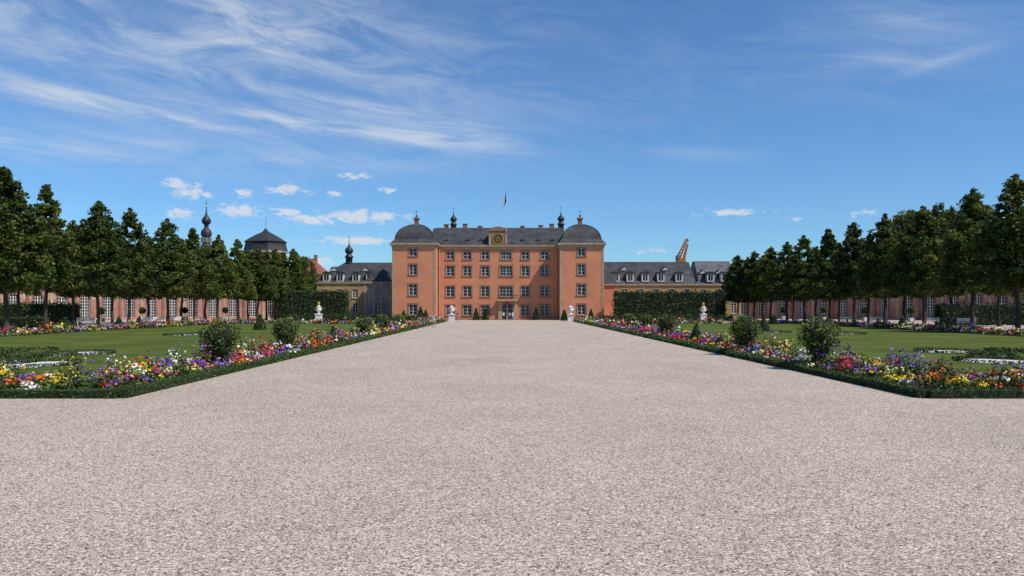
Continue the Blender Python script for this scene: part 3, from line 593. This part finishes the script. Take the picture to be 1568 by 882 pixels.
# ------------------------------------------------------------ flowers
PAL=[((.78,.76,.70),2.0),((.18,.09,.50),1.7),((.30,.10,.43),.8),((.74,.15,.008),1.5),((.80,.57,.03),1.5),((.52,.012,.02),.9),((.60,.04,.20),1.1),((.68,.28,.37),.7),((.74,.70,.30),.7)]
pw=np.array([p[1] for p in PAL]);pw/=pw.sum(); pc=np.array([p[0] for p in PAL])
def flowers(name,x0,x1,y0,y1,hs=1.0,dens=7.0,axis='x'):
    g=Geo(); area=(x1-x0)*(y1-y0); n=int(area*dens)
    X=RNG.uniform(x0,x1,n);Y=RNG.uniform(y0,y1,n)
    nd=max(4,int(area*1.6)); dx=RNG.uniform(x0,x1,nd);dy=RNG.uniform(y0,y1,nd); dc=RNG.choice(len(PAL),nd,p=pw); dt=RNG.uniform(0,1,nd)
    near=np.empty(n,int)
    for i in range(0,n,500):
        near[i:i+500]=np.argmin((X[i:i+500,None]-dx)**2+(Y[i:i+500,None]-dy)**2,axis=1)
    mix=RNG.uniform(0,1,n)<.14; near[mix]=RNG.integers(0,nd,mix.sum())
    ci=dc[near]; tp=dt[near]
    if axis=='x': c=np.minimum(X-x0,x1-X)/((x1-x0)/2)
    else: c=np.minimum(Y-y0,y1-Y)/((y1-y0)/2)
    c=np.clip(c*1.3,0,1)
    h=(.28+.12*RNG.uniform(0,1,n)+c*(.16+.75*tp**2))*hs
    r=RNG.uniform(.18,.33,n)
    dist=np.hypot(X,Y); lod=np.clip(dist/26,1,4.5)
    nl=np.maximum(8,(54/lod**1.5*(.6+h))).astype(int); idx=np.repeat(np.arange(n),nl); m=len(idx)
    d=RNG.normal(size=(m,3)); d/=np.linalg.norm(d,axis=1)[:,None]; q=RNG.uniform(.3,1,m)
    P=np.stack([X[idx]+d[:,0]*r[idx]*q,Y[idx]+d[:,1]*r[idx]*q,np.clip(h[idx]*(.5+.45*d[:,2]*q),.02,9)],1)
    gv=RNG.uniform(.55,1.6,n)[idx]*RNG.uniform(.7,1.3,m); col=np.array([.065,.125,.026])*gv[:,None]; col[:,0]*=1+.6*RNG.uniform(0,1,n)[idx]
    g.leaves(P,RNG.uniform(.07,.14,m)*lod[idx]**.75,'petals',col,np.array([0,0,1]),.5,.3)
    tall=(c*tp**2>.35); dn=RNG.uniform(.3,1.3,n); nf=np.maximum(2,(np.where(tall,16,28)*dn/lod**1.35)).astype(int); nf[RNG.uniform(0,1,n)<.22]=0
    idx=np.repeat(np.arange(n),nf); m=len(idx)
    d=RNG.normal(size=(m,3)); d[:,2]=np.abs(d[:,2])*.9+.05; d/=np.linalg.norm(d,axis=1)[:,None]
    P=np.stack([X[idx]+d[:,0]*r[idx]*1.05,Y[idx]+d[:,1]*r[idx]*1.05,h[idx]*(.58+.45*d[:,2])+.02],1)
    col=pc[ci][idx]*RNG.uniform(.6,1.12,m)[:,None]
    g.leaves(P,RNG.uniform(.06,.115,m)*lod[idx]**.74,'petals',np.clip(col,0,.85),d,.9,.6)
    k=int(area*.35); 
    if k>0:
        SX=RNG.uniform(x0+.3,x1-.3,k);SY=RNG.uniform(y0+.3,y1-.3,k); idx=np.repeat(np.arange(k),14); m=len(idx); hh=RNG.uniform(.8,1.15,k)[idx]*hs
        P=np.stack([SX[idx]+RNG.normal(0,.03,m),SY[idx]+RNG.normal(0,.03,m),hh*RNG.uniform(.5,1.1,m)],1)
        g.leaves(P,.08,'petals',np.array([.35,.38,.22])*RNG.uniform(.7,1.3,m)[:,None])
    return g.obj(name)
for xe,sg in((XL,-1),(XR,1)):
    yF=22.7; a,b=sorted((xe+sg*.45,xe+sg*(BW-.15)))
    flowers('flower_bed',a,b,yF+.3,128); flowers('flower_bed',a,b,128,141,hs=1.0)
    a,b=sorted((xe+sg*(BW-.1),xe+sg*30)); flowers('flower_bed',a,b,yF+.3,yF+3.6,axis='y')
    a,b=sorted((xe+sg*33,xe+sg*35)); flowers('flower_bed',a,b,60,124,hs=1.0,dens=5)
    a,b=sorted((xe+sg*BW,xe+sg*33)); flowers('flower_bed',a,b,122,124,axis='y',hs=1.0,dens=5)
# ------------------------------------------------------------ topiary
def ballplant(px,py,rpx,Y):
    g=Geo(); x=PX(px,Y); r=rpx*Y/F; z=PZ(py,Y)-.08
    for a in range(5): g.tube((x+.08*math.cos(a*1.26),Y+.08*math.sin(a*1.26),0),(x+.3*math.cos(a*1.26),Y+.3*math.sin(a*1.26),z),.04,.03,'bark')
    leafy_round(g,(x,Y,z),r,max(.10,.0024*Y),170 if Y<50 else 90,(.07,.125,.022),squash=.9)
    leafy_round(g,(x,Y,max(.3,z-r*.75)),r*.6,max(.10,.0024*Y),120,(.05,.095,.02),squash=.8); g.obj('round_clipped_shrub')
for a in [(337,513,28,33),(437,502,20,43),(557,494,12,66),(585,491,11,77),(611,489,9,93),(1254,510,29,33),(1141,501,23,43),(1021,493,14,66),(990,490,10,78),(965,488,9,92)]: ballplant(*a)
def coneplant(px,Y,r,h,off=.0):
    g=Geo(); leafy_cone(g,PX(px,Y),Y,r,h,max(.1,.0024*Y),140,(.03,.07,.02)); g.obj('topiary_cone_shrub')
for px,Y,r,h in [(510,55,.5,1.35),(1066,54,.5,1.6),(398,90,.7,1.9),(182,96,.6,1.5),(213,100,.6,1.5),(1382,98,.6,1.5),(1170,85,.6,1.6),(1345,100,.5,1.3),(100,92,.9,1.5),(644,154,.7,2.7),(729,158,.6,2.5),(743,158,.6,2.4),(821,158,.6,2.7),(864,152,.6,2.2),(618,154,.6,2.0),(652,154,.6,2.2),(905,154,.6,2.2),(1185,120,.6,1.5)]: coneplant(px,Y,r,h)
def ellipse_patch(cx,cy,rx,ry):
    g=Geo(); n=40
    g.add([(cx+rx*math.cos(6.2832*k/n),cy+ry*math.sin(6.2832*k/n),.016) for k in range(n)],[tuple(range(n))],'white_gravel'); g.obj('white_gravel_ornament')
    g=Geo(); m=int(2*math.pi*(rx+ry)/2*130); t=RNG.uniform(0,6.2832,m)
    k=1+.22/rx*RNG.uniform(0,1,m)
    P=np.stack([cx+rx*k*np.cos(t),cy+ry*(1+.22/ry*RNG.uniform(0,1,m))*np.sin(t),RNG.uniform(.01,.16,m)],1)
    g.leaves(P,RNG.uniform(.08,.14,m),'hedge_leaves',gcol(m,(.035,.075,.018),.4,.4)); g.obj('box_hedge_scroll')
for px,py,rx,ry in [(50,559,1.6,2.2),(122,542,1.5,2.0),(5,556,1.2,1.6),(287,513,1.8,2.4),(1528,554,1.6,2.),(1452,539,1.5,1.9),(1292,511,1.8,2.2),(1188,509,1.3,1.6),(350,505,1.2,1.5)]:
    Y=CH*F/(py-HY); ellipse_patch(PX(px,Y),Y,rx,ry)
def scroll(cx,cy,r,turns,dirn):
    g=Geo(); L=60*int(r*10); u=RNG.uniform(0,1,L); a=u*turns*6.28*dirn; rr=r*(1-.8*u)
    P=np.stack([cx+rr*np.cos(a)+RNG.normal(0,.1,L),cy+1.3*rr*np.sin(a)+RNG.normal(0,.1,L),RNG.uniform(.01,.2,L)],1)
    g.leaves(P,RNG.uniform(.1,.16,L),'hedge_leaves',gcol(L,(.035,.075,.018),.4,.4)); g.obj('box_hedge_scroll')
for sx in(-1,1):
    for x,y,r,t,d in [(25,41,2.0,1.2,-1),(29,46,2.2,1.2,-1)]: scroll(sx*x+.4,y,r,t,d*sx)
# ------------------------------------------------------------ urns / statues
def urn(px,Y,h,gilt=False):
    g=Geo(); x=PX(px,Y); s=h/2.9
    g.box(x-.62*s,x+.62*s,Y-.62*s,Y+.62*s,0,.2*s,'marble'); g.box(x-.5*s,x+.5*s,Y-.5*s,Y+.5*s,.2*s,1.15*s,'marble'); g.box(x-.6*s,x+.6*s,Y-.6*s,Y+.6*s,1.15*s,1.32*s,'marble')
    P=[(.34,1.32),(.34,1.4),(.16,1.48),(.13,1.56),(.3,1.68),(.46,1.9),(.5,2.12),(.4,2.3),(.34,2.38),(.5,2.48),(.5,2.54),(.34,2.6),(.2,2.72),(.1,2.8),(.12,2.86),(.02,2.95)]
    g.lathe([(r*s,z*s) for r,z in P],x,Y,'marble',20)
    for sg in(-1,1):
        pts=[(x+sg*.42*s,2.35*s),(x+sg*.66*s,2.4*s),(x+sg*.7*s,2.2*s),(x+sg*.5*s,1.95*s)]
        for p,q in zip(pts,pts[1:]): g.tube((p[0],Y,p[1]),(q[0],Y,q[1]),.06*s,.06*s,'gilt' if gilt else 'marble',7)
    if gilt:
        g.lathe([(.2*s,2.72*s),(.28*s,2.85*s),(.2*s,3.0*s),(.3*s,3.12*s),(.05*s,3.4*s)],x,Y,'gilt',12)
    g.obj('marble_urn')
urn(691.5,143,2.9);urn(873.5,143,2.9);urn(488,146,3.0,True);urn(1077,146,2.9,True)
def bench(px,Y,rot):
    g=Geo(); 
    g.box(-.9,.9,-.22,.22,.42,.48,'planter_white')
    for z in(.56,.70,.84): g.box(-.9,.9,.2,.24,z,z+.11,'planter_white')
    for xx in(-.8,.75): g.box(xx,xx+.06,-.2,-.14,0,.42,'planter_white'); g.box(xx,xx+.06,.241,.28,0,.98,'planter_white')
    o=g.obj('park_bench'); o.location=(PX(px,Y),Y,.004); o.rotation_euler=(0,0,rot); o.scale=(1.25,1.15,1.15)
for px,Y,r in [(131,112,.5),(228,120,.4),(240,121,.4),(266,124,.4),(1300,124,-.4),(1345,120,-.4),(1425,112,-.5),(1480,106,-.5)]: bench(px,Y,r)
def tub(px,Y):
    g=Geo(); g.box(-.4,.4,-.4,.4,.08,.75,'planter_white'); 
    for a in(-.42,.36):
        for b_ in(-.42,.36): g.box(a,a+.06,b_,b_+.06,0,.85,'wood_dark')
    g.tube((0,0,.7),(0,0,1.5),.05,.05,'bark'); leafy_round(g,(0,0,1.95),.55,.2,120,(.03,.07,.018)); o=g.obj('orange_tree_tub'); o.location=(PX(px,Y),Y,.004)
for px,Y in [(155,134),(218,142),(283,150),(345,158),(1200,158),(1262,150),(1325,142),(1395,134)]: tub(px,Y)
# ------------------------------------------------------------ people
def person(px,Y,yaw,shirt,pants,hair,h=1.72,stride=0.0,sit=False,bare=False):
    k=h/1.72; v=[];r=[];ed=[]
    def P(x,y,z,rad,par=None):
        v.append((x,y,z)); r.append(rad)
        if par is not None: ed.append((par,len(v)-1))
        return len(v)-1
    pel=P(0,0,.95,.125); sp=P(0,0,1.13,.11,pel); ch=P(0,.0,1.33,.135,sp); nk=P(0,.0,1.475,.055,ch); hb=P(0,-.015,1.56,.072,nk); hm=P(0,-.015,1.635,.088,hb); P(0,-.005,1.70,.062,hm)
    for sg in(-1,1):
        st=stride*sg
        sh=P(sg*.17,0,1.395,.058,ch); el=P(sg*.225,.02+st*.5,1.13,.043,sh); wr=P(sg*.235,-.07+st*.9,.90,.028,el); pm=P(sg*.235,-.09+st*1.0,.84,.03,wr)
        for fi in range(4):
            f1=P(sg*.235,-.12+st+fi*.019,.785,.0095,pm); P(sg*.228,-.125+st+fi*.019,.755-.006*(fi in(1,2)),.008,f1)
        t1=P(sg*.222,-.125+st,.83,.010,pm); P(sg*.215,-.14+st,.805,.009,t1)
        hp=P(sg*.09,0,.90,.09,pel); kn=P(sg*.1,-.03-st*.75,.50,.062,hp); an=P(sg*.1,.0-st*1.3+(.06 if st<0 else 0),.09+(.05 if st<0 else 0),.042,kn); P(sg*.11,-.15-st*1.3+(.06 if st<0 else 0),.04+(.0 if st<0 else .01),.036,an)
    me=bpy.data.meshes.new('sk'); me.from_pydata(v,ed,[]); o=bpy.data.objects.new('sk',me); COL.objects.link(o)
    md=o.modifiers.new('s','SKIN'); 
    sk=me.skin_vertices[0].data
    for i,rad in enumerate(r): sk[i].radius=(rad,rad*(.78 if i in(0,1,2) else 1)); sk[i].use_root=(i==0)
    o.modifiers.new('ss','SUBSURF').levels=2
    dg=bpy.context.evaluated_depsgraph_get(); m2=bpy.data.meshes.new_from_object(o.evaluated_get(dg)); bpy.data.objects.remove(o)
    names=['skin',shirt,pants,hair,'wood_dark']
    m2.materials.clear()
    for nme in names: m2.materials.append(MATS[nme])
    for p in m2.polygons:
        c=p.center; p.use_smooth=True
        if c.z>1.655 or (c.z>1.55 and c.y>.02): i=3
        elif c.z>1.46: i=0
        elif abs(c.x)>.185 and c.z<1.2: i=0
        elif c.z>.93: i=1
        elif c.z<.1: i=4
        elif bare and c.z<.5: i=0
        else: i=2
        p.material_index=i
    m2.name='person'; ob=bpy.data.objects.new('person',m2); COL.objects.link(ob)
    g=Geo(); g.lathe([(.002,1.585),(.014,1.59),(.01,1.61),(.003,1.635)],0,-.105,'skin',6)
    for sg in(-1,1):
        g.lathe([(.002,1.622),(.01,1.63),(.002,1.638)],sg*.032,-.092,'wood_dark',6); g.lathe([(.004,1.59),(.018,1.61),(.004,1.635)],sg*.085,-.01,'skin',6)
    g.box(-.022,.022,-.098,-.09,1.562,1.57,'sandstone_red'); g.obj('face',ob)
    ob.location=(PX(px,Y),Y,.006); ob.rotation_euler=(0,0,yaw); ob.scale=(k,k,k)
mat('cloth_white',(.6,.6,.6),.9,5,.1); mat('cloth_blue',(.08,.13,.28),.9,5,.1); mat('cloth_dark',(.03,.03,.04),.9,5,.1); mat('cloth_grey',(.3,.32,.36),.9,5,.1); mat('cloth_red',(.4,.06,.05),.9,5,.1); mat('cloth_khaki',(.3,.24,.16),.9,5,.1)
mat('hair_brown',(.05,.03,.018),.7,9,.2); mat('hair_grey',(.25,.24,.22),.7,9,.2)
person(664,97,.5,'cloth_grey','cloth_khaki','hair_brown',1.75,.14)
person(771,154,.3,'cloth_white','cloth_dark','hair_brown',1.75,.0)
person(776,153,-1.2,'cloth_blue','cloth_khaki','hair_grey',1.7,.1)
person(780,154,2.8,'cloth_white','cloth_blue','hair_brown',1.66,.0)
person(785,155,.6,'cloth_white','cloth_grey','hair_brown',1.72,.12)
person(736,155,1.4,'cloth_red','cloth_dark','hair_brown',1.7,.12)
person(1129,128,.9,'cloth_blue','cloth_dark','hair_grey',1.7,.0); person(1135,128,-.9,'cloth_white','cloth_khaki','hair_brown',1.7,.1)
person(700,148,1.0,'cloth_dark','cloth_blue','hair_brown',1.76,.12)
g=Geo(); n=200; Xl=RNG.uniform(-11,11,n); Yl=6+RNG.uniform(0,1,n)**1.6*45; 
g.leaves(np.stack([Xl,Yl,np.full(n,.022)],1),RNG.uniform(.03,.06,n),'petals',np.array([.16,.11,.06])*RNG.uniform(.5,1.5,n)[:,None],np.array([0,0,1]),.7,.8); g.obj('fallen_leaves')
# ------------------------------------------------------------ sun + sky
SEL=math.radians(52); SAZ=math.radians(118)
sd=Vector((math.sin(SAZ)*math.cos(SEL),math.cos(SAZ)*math.cos(SEL),math.sin(SEL)))
L=bpy.data.lights.new('sun','SUN'); L.energy=4.7; L.angle=math.radians(.5); L.color=(1,.94,.85)
lo=bpy.data.objects.new('sun',L); COL.objects.link(lo); lo.rotation_euler=sd.to_track_quat('Z','Y').to_euler()
w=bpy.data.worlds.new('World'); scene.world=w; w.use_nodes=True; nt=w.node_tree; nt.nodes.clear()
try: w.cycles.sampling_method='MANUAL'; w.cycles.sample_map_resolution=512
except Exception: pass
out=nt.nodes.new('ShaderNodeOutputWorld'); bg=nt.nodes.new('ShaderNodeBackground'); bg.inputs[1].default_value=.107; nt.links.new(bg.outputs[0],out.inputs[0])
sky=nt.nodes.new('ShaderNodeTexSky'); sky.sky_type='NISHITA'; sky.sun_disc=False; sky.sun_elevation=SEL; sky.sun_rotation=SAZ; sky.altitude=500; sky.air_density=1.0; sky.dust_density=.3; sky.ozone_density=3.0
def mth(op,a,b=None,c=None,clamp=False):
    n=nt.nodes.new('ShaderNodeMath'); n.operation=op; n.use_clamp=clamp
    for i,v in enumerate((a,b,c)):
        if v is None: continue
        if isinstance(v,(int,float)): n.inputs[i].default_value=v
        else: nt.links.new(v,n.inputs[i])
    return n.outputs[0]
tc=nt.nodes.new('ShaderNodeTexCoord'); s3=nt.nodes.new('ShaderNodeSeparateXYZ'); nt.links.new(tc.outputs['Generated'],s3.inputs[0])
az=mth('ARCTAN2',s3.outputs[0],s3.outputs[1]); el=mth('ARCSINE',s3.outputs[2])
ae=nt.nodes.new('ShaderNodeCombineXYZ'); nt.links.new(az,ae.inputs[0]); nt.links.new(el,ae.inputs[1])
def noise(su,sv,det,rough=.6,shear=0.,dist=0.,seed=0):
    c=nt.nodes.new('ShaderNodeCombineXYZ'); nt.links.new(mth('MULTIPLY',az,su),c.inputs[0]); nt.links.new(mth('MULTIPLY',mth('ADD',el,mth('MULTIPLY',az,shear)),sv),c.inputs[1]); c.inputs[2].default_value=seed
    n=nt.nodes.new('ShaderNodeTexNoise'); n.inputs['Scale'].default_value=1; n.inputs['Detail'].default_value=det; n.inputs['Roughness'].default_value=rough; n.inputs['Distortion'].default_value=dist
    nt.links.new(c.outputs[0],n.inputs['Vector']); return n.outputs['Fac']
def blob(px,py,rx,ry,ang=0,soft=0.):
    a0=math.atan((px-CX)/F); e0=math.atan((HY-py)/math.hypot(F,px-CX))
    mp=nt.nodes.new('ShaderNodeMapping'); mp.vector_type='TEXTURE'; nt.links.new(ae.outputs[0],mp.inputs[0])
    mp.inputs['Location'].default_value=(a0,e0,0); mp.inputs['Rotation'].default_value=(0,0,-ang); mp.inputs['Scale'].default_value=(rx/F,ry/F,1)
    d=nt.nodes.new('ShaderNodeVectorMath'); d.operation='DOT_PRODUCT'; nt.links.new(mp.outputs[0],d.inputs[0]); nt.links.new(mp.outputs[0],d.inputs[1])
    return mth('POWER',.3679,d.outputs['Value'])
def wsum(lst):
    r=None
    for bl,wt in lst:
        r=mth('MULTIPLY_ADD',bl,wt,r if r is not None else 0.0)
    return r
def mul(a,b): return mth('MULTIPLY',a,b)
st=noise(6,52,8,.64,.10,.7,1.0)
st2=noise(7,26,8,.66,.16,1.2,4.0)
wis=mth('MULTIPLY_ADD',st,3.6,-1.45,True); wis2=mth('MULTIPLY_ADD',st2,3.2,-1.3,True)
big=wsum([(blob(180,70,420,95,.12),.5),(blob(560,70,320,120,.15),.42),(blob(60,20,260,60,0),.35),(blob(420,10,160,60,.2),.5),(blob(1420,60,200,80,.1),.25),(blob(1000,120,340,90,0),.12),(blob(150,235,300,30,.03),.3)])
strk=wsum([(blob(250,172,150,14,.10),1.5),(blob(480,190,200,11,.10),1.5),(blob(560,166,140,10,.13),1.6),(blob(690,210,120,16,.15),1.1),(blob(80,150,100,14,.1),.9),(blob(330,232,330,20,.03),.6),(blob(60,228,160,18,.05),.7),(blob(420,85,130,12,.22),.7),(blob(350,15,90,25,.3),.9),(blob(30,60,120,20,.1),.6),(blob(1350,92,50,9,.1),.6),(blob(1440,95,60,8,-.2),.6),(blob(1400,35,80,15,.3),.5),(blob(1060,235,90,9,.1),.4)])
cir=mth('ADD',mul(big,mth('MULTIPLY_ADD',wis2,.8,.12)),mul(strk,mth('MULTIPLY_ADD',wis,.75,.12)),None,True)
cn=noise(62,120,5,.65,0,.5,9.)
cum=None
for a in [(278,281,28,7),(292,297,28,9),(278,327,24,8),(366,323,31,12),(374,296,15,7),(440,290,36,8),(438,325,26,8),(475,336,38,9),(555,332,66,11),(540,269,26,6),(594,291,14,6),(515,296,16,5),(490,400,18,10),(550,368,60,8),(1322,327,28,8),(1215,335,16,6),(1120,325,60,7),(990,385,34,6)]:
    k=blob(*a)
    if a[0]>900: k=mul(k,.7)
    cum=k if cum is None else mth('MAXIMUM',cum,k)
cumf=mth('MULTIPLY',mth('MULTIPLY_ADD',mth('ADD',cum,mth('MULTIPLY',mth('SUBTRACT',cn,.5),3.0)),1.8,-.65,True),mth('MULTIPLY',cum,2.2,None,True))
cumf=mul(cumf,.78)
hs=nt.nodes.new('ShaderNodeMix'); hs.data_type='RGBA'; hs.blend_type='MULTIPLY'; hs.inputs[0].default_value=1; nt.links.new(sky.outputs[0],hs.inputs[6]); hs.inputs[7].default_value=(.62,.94,1.22,1)
m1=nt.nodes.new('ShaderNodeMix'); m1.data_type='RGBA'; nt.links.new(mul(cir,.78),m1.inputs[0]); nt.links.new(hs.outputs[2],m1.inputs[6]); m1.inputs[7].default_value=(5.6,6.3,7.3,1)
m2=nt.nodes.new('ShaderNodeMix'); m2.data_type='RGBA'; nt.links.new(cumf,m2.inputs[0]); nt.links.new(m1.outputs[2],m2.inputs[6]); m2.inputs[7].default_value=(6.6,6.9,7.4,1)
nt.links.new(m2.outputs[2],bg.inputs[0])
# ------------------------------------------------------------ camera
cam=bpy.data.cameras.new('camera'); co=bpy.data.objects.new('camera',cam); COL.objects.link(co); co.location=(0,0,CH); co.rotation_euler=(math.radians(90),0,0)
cam.sensor_width=36; cam.lens=36*F/1568; cam.shift_x=7/1568; cam.shift_y=29/1568; cam.clip_end=6000; cam.clip_start=.1
scene.camera=co
scene.view_settings.view_transform='Standard'; scene.view_settings.look='None'; scene.view_settings.exposure=0
